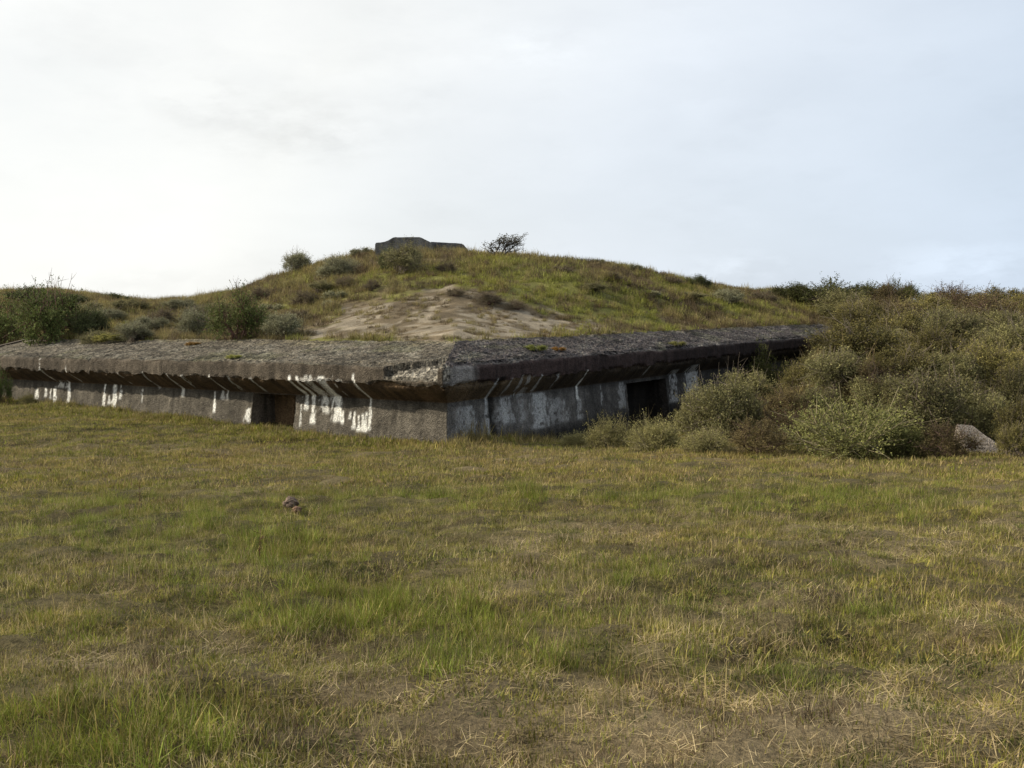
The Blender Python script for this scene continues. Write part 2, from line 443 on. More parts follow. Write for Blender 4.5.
def scar(T, W, S, Z):
    w = W[:, None]
    a = T+(fbm(T, Z+S, 3, 2.5, 111)-.5)*.5
    edge = scar_edge(T)
    m = (w == 0)*(1-sst(a, 1.9, 2.1))*(Z > ZL+.10+.1*(fbm(T, Z*0, 2, 2, 113)-.3))*(S < edge)
    m2 = (w == 1)*(1-sst(a, .25, .45))*(Z > ZL+.12)*(1-sst(S, .5, .7))
    return np.clip(m+m2, 0, 1)
def build_grid(name, lo, hi, su, sv, mat, parent, holes=()):
    T, W, S, Z, K = wing_grid(lo, hi, su, sv)
    X, Y, ZZ = to_world(T, W, S, Z)
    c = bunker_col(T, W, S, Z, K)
    tt = np.where(W[:, None] == 0, -T, T)
    # rough surface: move along an approximate outward normal
    rough = (fbm(tt, Z[None]+S[None], 4, 5, 120)-.5)*.035+(fbm(tt, Z[None]*1.3+S[None], 3, .8, 124)-.5)*.05
    kk = K[None]+0*T
    up = np.where(kk >= 3, 1, 0); rough = rough+(fbm(tt, S[None]+Z[None], 2, 12, 128)-.5)*np.where(kk >= 3, .05, .012)
    # chipped lip edges
    ek = np.exp(-(((Z-ZT)/.05)**2))[None]*(S < .3)+.8*np.exp(-(((Z-ZL)/.05)**2))[None]*(S < .2)
    chip = (sst(fbm(tt, Z[None]*0+2, 4, 1.6, 130), .45, .7)*.10+sst(fbm(tt, Z[None]*2+2, 3, 7, 131), .45, .7)*.05)*ek
    # big break near the corner and the joint step in the left roof section
    sc = scar(T, W, S, Z)
    inw = rough*0; dz = rough*0
    sc_in = sc*.03*fbm(tt, Z[None]+S[None], 3, 5, 133)*(kk == 2); dz = dz*0
    joint = t_of_px(0, 0, ZT, 88)
    crack = np.exp(-(((T-joint-.25*S[None])/.04)**2))*(W[:, None] == 0)*(kk >= 2)*.09
    step = (W[:, None] == 0)*sst(T, joint, joint+.04)*(kk >= 2)*.035
    gr = (W[:, None] == 1)*np.exp(-(((T-DARKS[0][1])/.10)**4))*.10*(kk <= 1)
    off = np.where(kk >= 3, 0, -rough)+chip+sc_in+gr
    e = np.stack([np.where(W == 0, dr_[0], dl[0]), np.where(W == 0, dr_[1], dl[1])], -1)[:, None, :]
    X = X+off*e[..., 0]; Y = Y+off*e[..., 1]
    hol = np.where(kk >= 3, rough*1.0, 0)-crack-step+dz
    ZZ = ZZ+hol+np.where(kk == 2, (ZT-Z[None])*0, 0)
    cz = (sst(fbm(tt, 0*tt+5, 4, 1.4, 132), .42, .68)*.055+sst(fbm(tt, 0*tt+2, 3, 6, 134), .42, .68)*.035)
    ZZ = ZZ+cz*np.exp(-(((Z[None]-ZL)/.09)**2))*(S[None] < .2)
    cz2 = (sst(fbm(tt, 0*tt+7, 4, 1.1, 136), .45, .7)*.03+sst(fbm(tt, 0*tt+2, 3, 5, 138), .45, .7)*.02)
    ZZ = ZZ-cz2*np.exp(-(((Z[None]-ZT)/.07)**2))*(S[None] < .25)
    ed = scar_edge(T); S2 = S[None]+0*T; rub = (fbm(tt, S2+Z[None], 4, 5, 137)-.5)*.10
    zlow = ZL+.20+.05*(fbm(T, Z[None]*0, 2, 2, 113)-.3); zhi = ZT+(ZB-ZT)*ed/2.5-.15
    W0 = (W[:, None] == 0)&(T < 2.15)
    ZZ = np.where(W0 & (kk == 2) & (ed > .02), np.minimum(ZZ, zlow+rub*.3), ZZ)
    ZZ = np.where(W0 & (kk >= 3) & (S2 < ed), np.minimum(ZZ, zlow+(zhi-zlow)*S2/np.maximum(ed, .05)+rub), ZZ)
    nu, nv = T.shape
    V = np.stack([X, Y, ZZ], -1).reshape(-1, 3); ii = np.arange(nu*nv).reshape(nu, nv)
    q = np.stack([ii[:-1, :-1], ii[1:, :-1], ii[1:, 1:], ii[:-1, 1:]], -1).reshape(-1, 4)
    keep = np.ones((nu-1, nv-1), bool)
    for w_, ta, tb, ztop, dep in holes:
        lo_, hi_ = min(ta, tb), max(ta, tb)
        Tm = .5*(T[:-1, :-1]+T[1:, 1:]); Zm = (Z[None]+0*T); Zm = .5*(Zm[:-1, :-1]+Zm[1:, 1:])
        keep &= ~((Tm > lo_) & (Tm < hi_) & (Zm < ztop) & (kk[:-1, :-1] == 0) & (W[:-1, None] == w_))
    q = q[keep.ravel()]
    # end caps
    o = obj(name, mesh_np(name, V, q, col=c.reshape(-1, 3), smooth=False), mat, parent)
    if lo == 2:
        o.data.materials.append(M_WALL)
        mi = (kk[:-1, :-1] == 2)&(sc[:-1, :-1] < .5); o.data.polygons.foreach_set('material_index', mi.ravel()[:len(q)].astype(np.int32))
    return o
bk = empty('bunker', (A[0], A[1], -1.4), 'long low concrete bunker with lime-streaked walls and overhanging gravelly roof slab', 'bunker')
bkinv = Vector((A[0], A[1], -1.4))
def reparent(o):     # geometry was made in world space
    o.matrix_parent_inverse = Matrix.Translation(-bkinv)
bw = build_grid('wall', 0, 2, .03, .03, M_WALL, bk, DOORS); reparent(bw)
br = build_grid('roof', 2, 5, .03, .035, M_ROOF, bk); reparent(br)
# end caps of both wings (solid section closing the slab)
def cap(wing, L):
    P = [wing_pt(wing, L, s, z) for s, z in PROF]
    P.append(wing_pt(wing, L, 3.1, -2.6))
    Pi = [wing_pt(wing, L-.25, s, z) for s, z in PROF]+[wing_pt(wing, L-.25, 3.1, -2.6)]
    n = len(P); V = np.array(P+Pi)
    me = bpy.data.meshes.new('end_wall')
    me.from_pydata([tuple(v) for v in V], [], [list(range(n))]+[[i, (i+1) % n, n+(i+1) % n, n+i] for i in range(n)])
    at = me.color_attributes.new('Col', 'FLOAT_COLOR', 'POINT')
    at.data.foreach_set('color', np.tile([.09, .075, .06, 1], 2*n).astype(np.float32))
    o = obj('end_wall', me, M_WALL, bk); reparent(o)
cap(0, LL+.02); cap(1, LR+.02)
# recessed doorways
for w_, ta, tb, ztop, dep in DOORS:
    lo_, hi_ = min(ta, tb), max(ta, tb)
    Vs, Qs, Cs = [], [], []
    def sheet(fn, nu, nv, base):
        b0 = len(Vs)
        for i in range(nu+1):
            for j in range(nv+1):
                Vs.append(fn(i/nu, j/nv)); 
                dr = vnoise(np.array([i*.35+b0]), np.array([j*.06]))[0]; n_ = rng.random()*.3+.85
                Cs.append(np.array(base)*(.45+1.0*dr)*n_)
        for i in range(nu):
            for j in range(nv):
                a_ = b0+i*(nv+1)+j; Qs.append([a_, a_+nv+1, a_+nv+2, a_+1])
    zb = -2.6; sf = lambda z: WALLS-.34*(ZW-z)/2.07-.01
    bc = (.10, .065, .035) if w_ == 0 else (.012, .010, .008)  # right opening's inner darkness is put into its colour
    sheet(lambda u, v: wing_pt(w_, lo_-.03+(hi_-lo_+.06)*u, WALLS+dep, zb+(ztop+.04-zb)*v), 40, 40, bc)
    for tq in (lo_, hi_):
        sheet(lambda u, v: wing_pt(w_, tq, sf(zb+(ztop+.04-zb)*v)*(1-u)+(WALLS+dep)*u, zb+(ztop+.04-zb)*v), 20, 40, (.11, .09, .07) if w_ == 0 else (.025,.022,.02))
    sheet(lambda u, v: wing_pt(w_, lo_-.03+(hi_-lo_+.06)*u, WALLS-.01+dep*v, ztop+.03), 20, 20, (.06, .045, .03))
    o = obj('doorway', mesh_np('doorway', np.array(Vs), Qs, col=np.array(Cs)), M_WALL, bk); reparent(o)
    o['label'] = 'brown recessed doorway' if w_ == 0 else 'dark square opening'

# ------------------------------------------------------------------ generic poly solid with rough subdivision
def rough_solid(name, verts, faces, col, mat, parent=None, cuts=6, amp=.02, loc=(0, 0, 0), inv=None):
    import bmesh
    bm = bmesh.new()
    vs = [bm.verts.new(v) for v in verts]
    for f in faces: bm.faces.new([vs[i] for i in f])
    bmesh.ops.recalc_face_normals(bm, faces=bm.faces)
    bmesh.ops.bevel(bm, geom=list(bm.edges), offset=amp*1.2, segments=2, affect='EDGES')
    bmesh.ops.triangulate(bm, faces=bm.faces)
    for _ in range(cuts): 
        long = [e for e in bm.edges if e.calc_length() > .12]
        if not long: break
        bmesh.ops.subdivide_edges(bm, edges=long, cuts=1)
        bmesh.ops.triangulate(bm, faces=bm.faces)
    bm.normal_update()
    me = bpy.data.meshes.new(name); 
    co = np.array([v.co for v in bm.verts]); no = np.array([v.normal for v in bm.verts])
    d = (fbm(co[:, 0]+co[:, 2], co[:, 1]+co[:, 2]*.7, 4, 3.5, 150)-.5)*2*amp
    for v, dd, n in zip(bm.verts, d, no): v.co = v.co+Vector(n)*float(dd)
    bm.to_mesh(me); bm.free()
    at = me.color_attributes.new('Col', 'FLOAT_COLOR', 'POINT')
    c = np.ones((len(co), 4), np.float32)
    m = fbm(co[:, 0]*3, co[:, 2]+co[:, 1], 4, 1.5, 155)[:, None]
    c[:, :3] = np.array(col)*(.5+m)
    at.data.foreach_set('color', c.ravel())
    o = obj(name, me, mat, parent); o.location = loc
    return o

# upper emplacement on the hill top
pL = on_ground(402, 256)
Y0 = 47.0; k = Y0/F
def hill_xz(px, py, Y):       # point at depth Y behind a pixel
    d = ray(px, py); t = Y/d[1]; p = CAM+d*t; return p
zb0 = hill_xz(402, 262, Y0)[2]-.5
base = hill_xz(402, 262, Y0)
ub = empty('hilltop_bunker', (base[0], base[1], zb0), 'small grey concrete bunker with low domed top on the hill summit', 'bunker')
def outline_solid(name, pts, Y, depth, taper, col):
    fr = [hill_xz(px, py, Y) for px, py in pts]
    cx = np.mean([p[0] for p in fr])
    V = [(p[0]-base[0], Y-base[1], p[2]-zb0) for p in fr]
    V += [((cx+(p[0]-cx)*taper)-base[0], Y+depth-base[1], p[2]-zb0) for p in fr]
    n = len(fr)
    Fc = [list(range(n)), list(range(2*n-1, n-1, -1))]+[[i, (i+1) % n, n+(i+1) % n, n+i] for i in range(n)]
    return rough_solid(name, V, Fc, col, M_WALL, ub, 6, .03)
outline_solid('domed_block', [(374,272),(375,243),(386,241.5),(394,237.2),(420,237.2),(428,241),(433,243.5),(434,272)], Y0+.6, 3.0, .95, (.13, .125, .115))
outline_solid('side_block', [(430,272),(430,241.6),(463,243.6),(470,253),(474,272)], Y0+1.2, 2.4, .95, (.10, .098, .10))

# concrete slab at the right bank
p = on_ground(991, 454)
wd = p[1]/F
V = [(-.48, -.1, -.3), (.44, -.15, -.3), (.50, .9, -.3), (-.45, .9, -.3),
     (-.47, -.08, .02), (.42, -.12, -.02), (.0, .85, .50), (-.36, .8, .54)]
rough_solid('concrete_slab', V, [(0,1,2,3),(4,5,6,7),(0,1,5,4),(1,2,6,5),(2,3,7,6),(3,0,4,7)], (.18, .155, .13), M_WALL, None, 5, .02, tuple(p))
tag(bpy.data.objects['concrete_slab'], 'pale sloping concrete slab at the foot of the right bank', 'concrete slab')

# two lumps in the grass
def lump(name, px, py, r, col, label, seed):
    import bmesh
    p = on_ground(px, py); bm = bmesh.new(); bmesh.ops.create_icosphere(bm, subdivisions=4, radius=r)
    co = np.array([v.co for v in bm.verts])
    d = fbm(co[:, 0]/r+seed, co[:, 1]/r+co[:, 2]/r, 4, 1.4, seed)
    for v, k_ in zip(bm.verts, d): v.co = v.co*float(.65+.7*k_); v.co.z *= .75
    me = bpy.data.meshes.new(name); bm.to_mesh(me); bm.free()
    at = me.color_attributes.new('Col', 'FLOAT_COLOR', 'POINT')
    c = np.ones((len(co), 4), np.float32); c[:, :3] = np.array(col)*(.4+1.2*fbm(co[:, 0]/r, co[:, 2]/r, 3, 3, seed))[:, None]
    at.data.foreach_set('color', c.ravel())
    o = obj(name, me, M_WALL); o.location = (p[0], p[1], p[2]+r*.35+.02); tag(o, label, 'stone'); return o
lump('stone', 291, 507, .095, (.17, .125, .095), 'larger brown pitted stone lying in the field grass', 3)
lump('stone', 297, 513, .06, (.17, .105, .07), 'small reddish stone just in front of the larger pitted stone', 8)
lump('stone', 429, 596+0, .05, (.34, .33, .30), 'tiny pale stone half hidden in grass near the field centre', 12) if False else None

# ------------------------------------------------------------------ shrubs
def tube(pts, r0_, r1_, sides=5):
    pts = np.array(pts); n = len(pts); V = []; Q = []
    for i, p in enumerate(pts):
        d = pts[min(i+1, n-1)]-pts[max(i-1, 0)]; d = d/(np.linalg.norm(d)+1e-9)
        a = np.cross(d, [0.3, .9, .2]); a /= np.linalg.norm(a)+1e-9; b = np.cross(d, a)
        r = r0_+(r1_-r0_)*i/(n-1)
        for k_ in range(sides):
            th = 2*math.pi*k_/sides; V.append(p+r*(a*math.cos(th)+b*math.sin(th)))
    for i in range(n-1):
        for k_ in range(sides):
            a0 = i*sides+k_; a1 = i*sides+(k_+1) % sides; Q.append([a0, a1, a1+sides, a0+sides])
    return V, Q
def bend(p0, p1, n, amp, r):
    ts = np.linspace(0, 1, n)[:, None]; P = p0+(p1-p0)*ts
    j = r.normal(0, amp, (n, 3)); j[0] = 0; return P+j*np.sin(ts*math.pi*.8)
def unit(v): return v/(np.linalg.norm(v, axis=-1, keepdims=True)+1e-9)
def shrub_mesh(seed, w=2.4, h=1.6, nb=18, shoots=1500, per=18, leaf=.055, lw=.3, cols=((.10,.105,.062),(.075,.085,.045)), twigcol=(.09,.07,.05),
               spiky=.3, bare=0, lean=0.0, fill=.85, tips=None, low=.12, leafup=.4):
    """foliage + wood meshes of one shrub, standing on z = 0"""
    r = np.random.default_rng(seed)
    B = []; 
    for i in range(nb):
        an = r.random()*2*math.pi; rr = (r.random()**.55)*w*.36
        top = h*(.86-.5*(rr/(w*.42))**2)*(.55+.55*r.random())
        zc = max(low*h, top*(.35+.6*r.random()**.5))
        B.append((rr*math.cos(an)+lean*zc, rr*math.sin(an)*.9, zc, (.08+.13*r.random())*w*.9))
    B = np.array(B)
    bi = r.integers(0, nb, shoots); C = B[bi]
    d = unit(r.normal(0, 1, (shoots, 3))+np.array([lean*.6, 0, .35]))
    c0 = np.array([0, 0, h*.3]); out = unit(C[:, :3]-c0); d = unit(d+out*.45)
    rad = C[:, 3:4]
    P0 = C[:, :3]+d*rad*(.15+.45*r.random((shoots, 1)))
    Ls = rad*(.55+spiky*2.0*r.random((shoots, 1))**2)+.04*spiky
    P1 = P0+d*Ls; P1[:, 2] += .04*h
    P1[:, 2] = np.maximum(P1[:, 2], .02); P0[:, 2] = np.maximum(P0[:, 2], .02)
    n = shoots*per
    sh = np.repeat(np.arange(shoots), per); t = r.random((n, 1))**.8
    pos = P0[sh]+(P1-P0)[sh]*t+r.normal(0, leaf*.45, (n, 3))
    dirn = unit(d[sh]*leafup+r.normal(0, .55, (n, 3)))
    nrm = unit(np.cross(dirn, r.normal(0, 1, (n, 3))))
    sz = leaf*(.6+.8*r.random((n, 1)))
    keep = r.random(n) < fill
    pos, dirn, nrm, sz, sh, t = pos[keep], dirn[keep], nrm[keep], sz[keep], sh[keep], t[keep]; n = len(pos)
    V = np.stack([pos, pos+dirn*sz*.5+nrm*sz*lw, pos+dirn*sz, pos+dirn*sz*.5-nrm*sz*lw], 1).reshape(-1, 3)
    Q = np.arange(4*n).reshape(-1, 4)
    mixv = (r.random(shoots)[sh]*.6+r.random(n)*.4)[:, None]
    c = np.array(cols[0])*(1-mixv)+np.array(cols[1])*mixv
    if tips is not None:
        k_ = (t > .7)*sst(r.random(n), .3, .8)[:, None]; c = c*(1-k_)+np.array(tips)*k_
    c = c*(.65+.7*r.random((n, 1)))*(.6+.75*r.random(shoots))[sh][:, None]
    fol = mesh_np('foliage', V, Q, col=np.repeat(c, 4, 0))
    # wood
    VV, QQ = [], []; off = 0
    def add(vq):
        nonlocal off
        VV.extend(vq[0]); QQ.extend([[a+off for a in q] for q in vq[1]]); off += len(vq[0])
    for b in B:
        st = np.array([r.normal(0, .05*w), r.normal(0, .05*w), -.15])
        add(tube(bend(st, b[:3], 6, .05*w, r), .018*w, .006*w))
    for i in range(0, shoots, 5):
        add(tube(np.array([C[i, :3], P0[i], P1[i]]), .005*w, .0018*w, 3))
    for i in range(bare):
        an = r.random()*6.28; b = B[r.integers(nb)][:3]
        e = b+np.array([r.normal(0, .16)*w, r.normal(0, .12)*w, h*(.45+.55*r.random())-b[2]*.4])
        pts = bend(b, e, 5, .03*w, r); add(tube(pts, .006*w, .0015*w, 3))
        for j in (2, 3):
            e2 = pts[j]+r.normal(0, .08*w, 3)+np.array([0, 0, .07*h]); add(tube(bend(pts[j], e2, 3, .01, r), .003*w, .001*w, 3))
    VV = np.array(VV)
    wood = mesh_np('branches', VV, QQ, col=np.array(twigcol)*(.7+.6*r.random((len(VV), 1))))
    fol.materials.append(M_LEAF); wood.materials.append(M_TWIG)
    return fol, wood, w, h
GREY = ((.215,.210,.130),(.150,.152,.082)); GREEN = ((.140,.165,.050),(.090,.110,.032)); DARK = ((.095,.105,.042),(.065,.075,.030)); BROWN = ((.175,.142,.092),(.120,.104,.062))
OLIVE = ((.195,.18,.088),(.13,.125,.060)); PALEG = ((.25,.24,.125),(.18,.18,.085))
PROTO = {
 'grey':  [shrub_mesh(s, 2.4, 1.5, 26, 1900, 15, .055, .20, GREY, spiky=.5, bare=8, twigcol=(.16,.13,.10), tips=(.28,.27,.17)) for s in (1, 2, 3)],
 'olive': [shrub_mesh(s, 2.6, 1.6, 28, 1900, 15, .055, .22, OLIVE, spiky=.6, bare=8, twigcol=(.16,.13,.10), tips=(.30,.27,.12)) for s in (11, 12, 13)],
 'green': [shrub_mesh(s, 2.8, 1.7, 18, 1100, 15, .065, .28, GREEN, spiky=.8, bare=20, fill=.8, twigcol=(.13,.07,.055)) for s in (21, 22)],
 'dark':  [shrub_mesh(s, 3.4, 1.3, 22, 1500, 17, .06, .32, DARK, spiky=.45) for s in (31, 32)],
 'brown': [shrub_mesh(s, 2.2, 1.3, 16, 1100, 14, .05, .22, BROWN, spiky=.8, bare=10, fill=.75, twigcol=(.11,.07,.055)) for s in (41, 42)],
 'pale':  [shrub_mesh(s, 2.4, .9, 40, 1500, 13, .045, .24, PALEG, spiky=.75, low=.05, leafup=.5, bare=0, twigcol=(.20,.17,.10)) for s in (51, 52, 53)],
 'small': [shrub_mesh(s, 1.3, .8, 12, 700, 12, .06, .24, GREY, spiky=.5, tips=(.27,.25,.15)) for s in (61, 62)],
 'loose': [shrub_mesh(s, 1.6, 1.2, 7, 260, 12, .06, .26, BROWN, spiky=1.0, bare=22, fill=.6, twigcol=(.07,.05,.042)) for s in (71, 72)],
}
def protos_get(kind, i): L = PROTO[kind]; return L[i % len(L)]
shrub_n = 0
def shrub(kind, px, py, wpx, hpx, label, group, tint=(1, 1, 1), Y=None, cat='shrub', name='shrub', sink=.05):
    global shrub_n
    if Y is None: p = on_ground(px, py)
    else:
        q = hill_xz(px, py, Y); p = np.array([q[0], q[1], float(terrain(q[0], q[1]))])
    fol, wood, w, h = protos_get(kind, shrub_n); shrub_n += 1
    sx = wpx/F*p[1]/w*1.02; 
    topz = hpx/F*p[1]*.93 if Y is None else (hill_xz(px, py-hpx, p[1])[2]-p[2])
    sz = max(topz, .2)/h
    o = empty(name, (p[0], p[1], p[2]-sink*sz), label, cat, group)
    o.rotation_euler.z = (shrub_n*2.399) % 6.283; o.scale = (sx, sx, sz)
    f = bpy.data.objects.new('foliage', fol); COL.objects.link(f); f.parent = o; f.color = (*tint, 1)
    b = bpy.data.objects.new('branches', wood); COL.objects.link(b); b.parent = o
    return o
GH, GB, GW = 'shrubs on the hill behind the bunker', 'shrubs crowding the right bank', 'weeds and low shrubs at the wall foot'
HILL = [
 ('green',52,342,72,60,'largest loose green bush behind the far left end of the bunker roof'),
 ('green',2,345,56,50,'dark green bush cut by the left edge of the photo'),
 ('dark',88,336,50,28,'dark low shrub right beside the largest left-end bush'),
 ('green',240,339,62,50,'bright green bush with bare twigs on top behind the left wing roof'),
 ('grey',284,337,46,28,'rounded grey shrub just right of the twiggy green bush'),
 ('grey',196,338,40,32,'grey shrub just left of the twiggy green bush'),
 ('grey',134,341,46,20,'low grey-green shrub touching the left wing roof edge in the valley'),
 ('brown',165,326,44,18,'brownish shrub on the valley floor left of the twiggy green bush'),
 ('grey',110,322,40,15,'small grey shrub below the valley dip at left'),
 ('olive',215,318,38,18,'olive shrub up the slope behind the twiggy green bush'),
 ('olive',130,311,44,13,'flat olive shrub on the far valley slope'),
 ('dark',60,305,60,12,'dark low scrub clump on the far left skyline'),
 ('dark',110,301,40,8,'thin dark clump on the skyline left of the valley dip'),
 ('grey',180,310,40,13,'small grey shrub on the far side of the valley dip'),
 ('grey',298,273,34,24,'grey twiggy shrub on the left shoulder of the hill skyline'),
 ('grey',339,280,50,25,'rounded grey shrub on the hill left of the hilltop bunker'),
 ('small',362,256,22,12,'small pale shrub on the skyline just left of the hilltop bunker'),
 ('olive',404,273,48,32,'thick olive shrub growing in front of the hilltop bunker'),
 ('dark',388,270,22,22,'dark shrub below the left corner of the hilltop bunker'),
 ('brown',306,306,36,16,'brownish shrub on the left slope of the hill'),
 ('small',335,299,22,12,'small grey shrub midway up the left slope of the hill'),
 ('small',330,308,20,9,'tiny shrub just above the left edge of the sand'),
 ('brown',372,290,22,11,'small brown shrub above the upper left edge of the sand'),
 ('brown',447,273,24,11,'brown shrub right below the hilltop bunker side block'),
 ('brown',560,275,34,10,'low brown shrub on the green slope below the windswept tree'),
 ('brown',490,304,40,12,'brown overhanging shrub at the top right of the sand patch'),
 ('brown',516,309,30,9,'low brown shrub at the right tip of the sand patch'),
 ('brown',455,296,24,8,'low brown tussocky shrub at the top of the sand patch'),
 ('small',597,264,14,7,'tiny shrub on the right hill skyline past the windswept tree'),
 ('small',635,271,16,8,'tiny shrub halfway down the right hill skyline'),
 ('dark',698,288,30,13,'spiky dark green shrub on the skyline at the right foot of the hill'),
 ('grey',728,304,38,18,'grey-brown shrub on the slope below the spiky skyline shrub'),
 ('brown',760,303,40,12,'low brown shrub on the right foot of the hill'),
 ('small',775,296,30,8,'small shrub on the skyline gap left of the dark bank shrubs'),
 ('olive',690,300,44,9,'flat olive shrub on the right hill slope'),
 ('small',655,297,20,7,'tiny olive shrub on the green right slope'),
 ('small',270,312,24,12,'small grey shrub uphill of the twiggy green bush'),
 ('brown',258,300,26,13,'brown shrub at the left foot of the hill skyline'),
 ('olive',415,262,20,12,'small olive shrub against the right side of the domed block'),
 ('olive',100,345,40,16,'olive shrub at the back edge of the roof below the left-end bushes'),
 ('grey',150,332,44,18,'grey shrub behind the low one touching the roof in the valley'),
 ('olive',88,318,46,18,'olive shrub on the left valley slope under the skyline scrub'),
 ('grey',200,322,38,17,'grey shrub behind the one left of the twiggy green bush'),
 ('olive',262,325,34,18,'olive shrub between the twiggy green bush and the sandy hill'),
 ('brown',300,322,34,13,'brown low shrub at the left end of the sand'),
 ('dark',30,300,50,12,'dark scrub clump on the skyline behind the left-end bushes'),
 ('olive',320,292,30,13,'olive shrub on the left slope under the rounded grey one'),
 ('brown',345,287,26,11,'brown shrub under the rounded grey hill shrub'),
 ('olive',590,290,36,8,'low olive shrub in the middle of the green right slope'),
 ('brown',610,280,34,8,'low brown shrub on the upper right hill slope'),
 ('brown',670,284,30,8,'low brown shrub under the right hill skyline'),
]
for i, (k_, px, py, w_, h_, lb) in enumerate(HILL):
    shrub(k_, px, py, w_, h_, lb, GH, tint=tuple(.85+.35*rng.random()*np.array([1, .97, .9])))
BANK = [
 ('dark',822,306,90,24,'wide dark green shrub on the skyline above the right end of the roof'),
 ('dark',866,303,60,20,'dark green shrub on the skyline right of the widest dark one'),
 ('brown',952,301,44,28,'purple-brown windblown shrub standing highest on the right skyline'),
 ('green',908,300,22,20,'small bright green shrub left of the purple-brown skyline shrub'),
 ('dark',1008,304,50,16,'dark low shrub on the skyline at the right edge of the photo'),
 ('brown',885,312,46,26,'rusty brown shrub just below the bank skyline'),
 ('grey',842,322,60,30,'grey-green shrub right above the end of the bunker roof'),
 ('dark',975,306,50,14,'low dark shrub on the skyline right of the purple-brown one'),
 ('olive',926,322,56,26,'olive shrub below the purple-brown skyline shrub'),
 ('brown',985,330,70,34,'purple-brown shrub on the upper bank near the right edge'),
 ('olive',1018,325,44,30,'olive shrub on the upper bank cut by the right edge'),
 ('olive',905,345,62,34,'olive-green shrub in the middle of the upper bank'),
 ('grey',958,352,62,38,'grey-green shrub on the mid bank below the purple-brown ones'),
 ('olive',852,366,84,46,'rounded olive shrub leaning over the right end of the bunker roof'),
 ('grey',1010,362,62,40,'grey shrub on the mid bank cut by the right edge'),
 ('grey',836,394,74,42,'grey-green shrub below the rounded olive shrub at the roof end'),
 ('olive',902,386,64,40,'olive shrub in the centre of the bank'),
 ('grey',950,392,66,42,'grey-brown shrub over the big grey clump on the bank'),
 ('olive',1005,398,60,40,'olive shrub on the lower bank near the right edge'),
 ('grey',880,412,64,38,'grey-green shrub just above the pale leafy bush'),
 ('grey',728,442,76,64,'big dark grey-green shrub in front of the right wing by the opening'),
 ('brown',786,428,60,38,'brown-grey shrub between the big grey shrub and the bank'),
 ('grey',818,420,50,34,'small grey shrub above the left end of the pale leafy bush'),
 ('pale',852,452,128,44,'wide pale green leafy bush at the foot of the bank'),
 ('grey',930,440,98,66,'large grey-brown shrub overhanging dark shade left of the concrete slab'),
 ('grey',984,441,60,52,'grey shrub growing right above the concrete slab'),
 ('olive',1020,456,44,60,'dark olive shrub beside the concrete slab at the right edge'),
 ('brown',760,452,56,32,'brown low shrub at the foot of the big grey-green shrub'),
 ('brown',946,458,56,32,'low brown scrub left of the concrete slab'),
 ('olive',1013,458,30,34,'small olive shrub touching the right side of the concrete slab'),
 ('dark',770,400,60,42,'dark shrub in the shade under the far roof overhang'),
 ('dark',905,458,44,26,'low green clump between the pale leafy bush and the slab'),

 ('olive',868,338,60,36,'olive shrub touching the top of the rounded one at the roof end'),
 ('grey',935,340,60,30,'grey shrub between the upper olive shrubs of the bank'),
 ('brown',900,330,60,26,'rusty brown shrub low in the notch under the bank skyline'),
 ('grey',1000,343,54,34,'grey shrub left of the right edge on the upper bank'),
 ('olive',930,366,70,40,'olive shrub spreading across the middle of the bank'),
 ('grey',880,364,60,38,'grey-green shrub between the roof-end shrub and the bank centre'),
 ('olive',985,382,64,40,'olive shrub in the right middle of the bank'),
 ('brown',868,398,58,34,'brown-tinged shrub above the pale leafy bush'),
 ('brown',925,414,64,36,'brown shrub behind the large overhanging grey-brown one'),
 ('olive',968,418,56,36,'olive shrub behind the shrub over the concrete slab'),
 ('grey',1022,412,50,44,'grey shrub at the right edge above the dark olive one'),
 ('olive',808,392,48,34,'olive shrub in shade just below the roof end'),
 ('brown',800,446,50,30,'purple-brown twiggy shrub left of the pale leafy bush'),
 ('grey',700,436,50,46,'grey-green side shoot mass left of the big grey-green shrub'),
 ('grey',748,420,60,52,'grey-green mass at the right shoulder of the big shrub'),
 ('dark',795,300,50,17,'dark thin shrub at the left tip of the dark skyline clump'),
 ('dark',900,304,44,22,'dark shrub on the skyline behind the rusty brown one'),
 ('olive',1000,312,60,24,'olive shrub just under the skyline near the right edge'),
 ('olive',858,318,40,18,'olive shrub tucked under the dark skyline clump'),
 ('brown',955,316,56,24,'brown shrub directly below the purple-brown skyline shrub'),
 ('grey',930,303,34,16,'small grey shrub on the skyline left of the purple-brown one'),
 ('dark',988,301,40,16,'dark shrub filling the skyline right of the purple-brown one'),
]
for i, (k_, px, py, w_, h_, lb) in enumerate(BANK):
    if py > 310: w_ *= 1.18; h_ *= 1.12
    tint = tuple((.50+.60*rng.random())*np.array([1.06, 1.0, .70]))
    if 'standing highest' in lb: tint = (.55, .45, .45)
    if k_ == 'pale': tint = (.80, .82, .54)
    shrub(k_, px, py, w_, h_, lb, GB, tint=tint)
WALLF = [
 ('pale',608,448,50,26,'pale yellow-green weed bush just left of the dark opening foot'),
 ('pale',655,450,66,30,'pale weed bush below the dark opening'),
 ('pale',575,445,40,12,'low pale weeds at the corner side of the right wing wall'),
 ('pale',706,452,66,20,'pale low weeds in front of the big grey-green shrub'),
 ('green',2,404,20,36,'dark green shrub at the far left foot of the wall'),
 ('pale',28,406,22,12,'low green weeds right of the far left foot shrub'),
]
for k_, px, py, w_, h_, lb in WALLF: shrub(k_, px, py, w_, h_, lb, GW, tint=(1.05, .98, .78) if k_ == 'pale' else (.7, .8, .7))

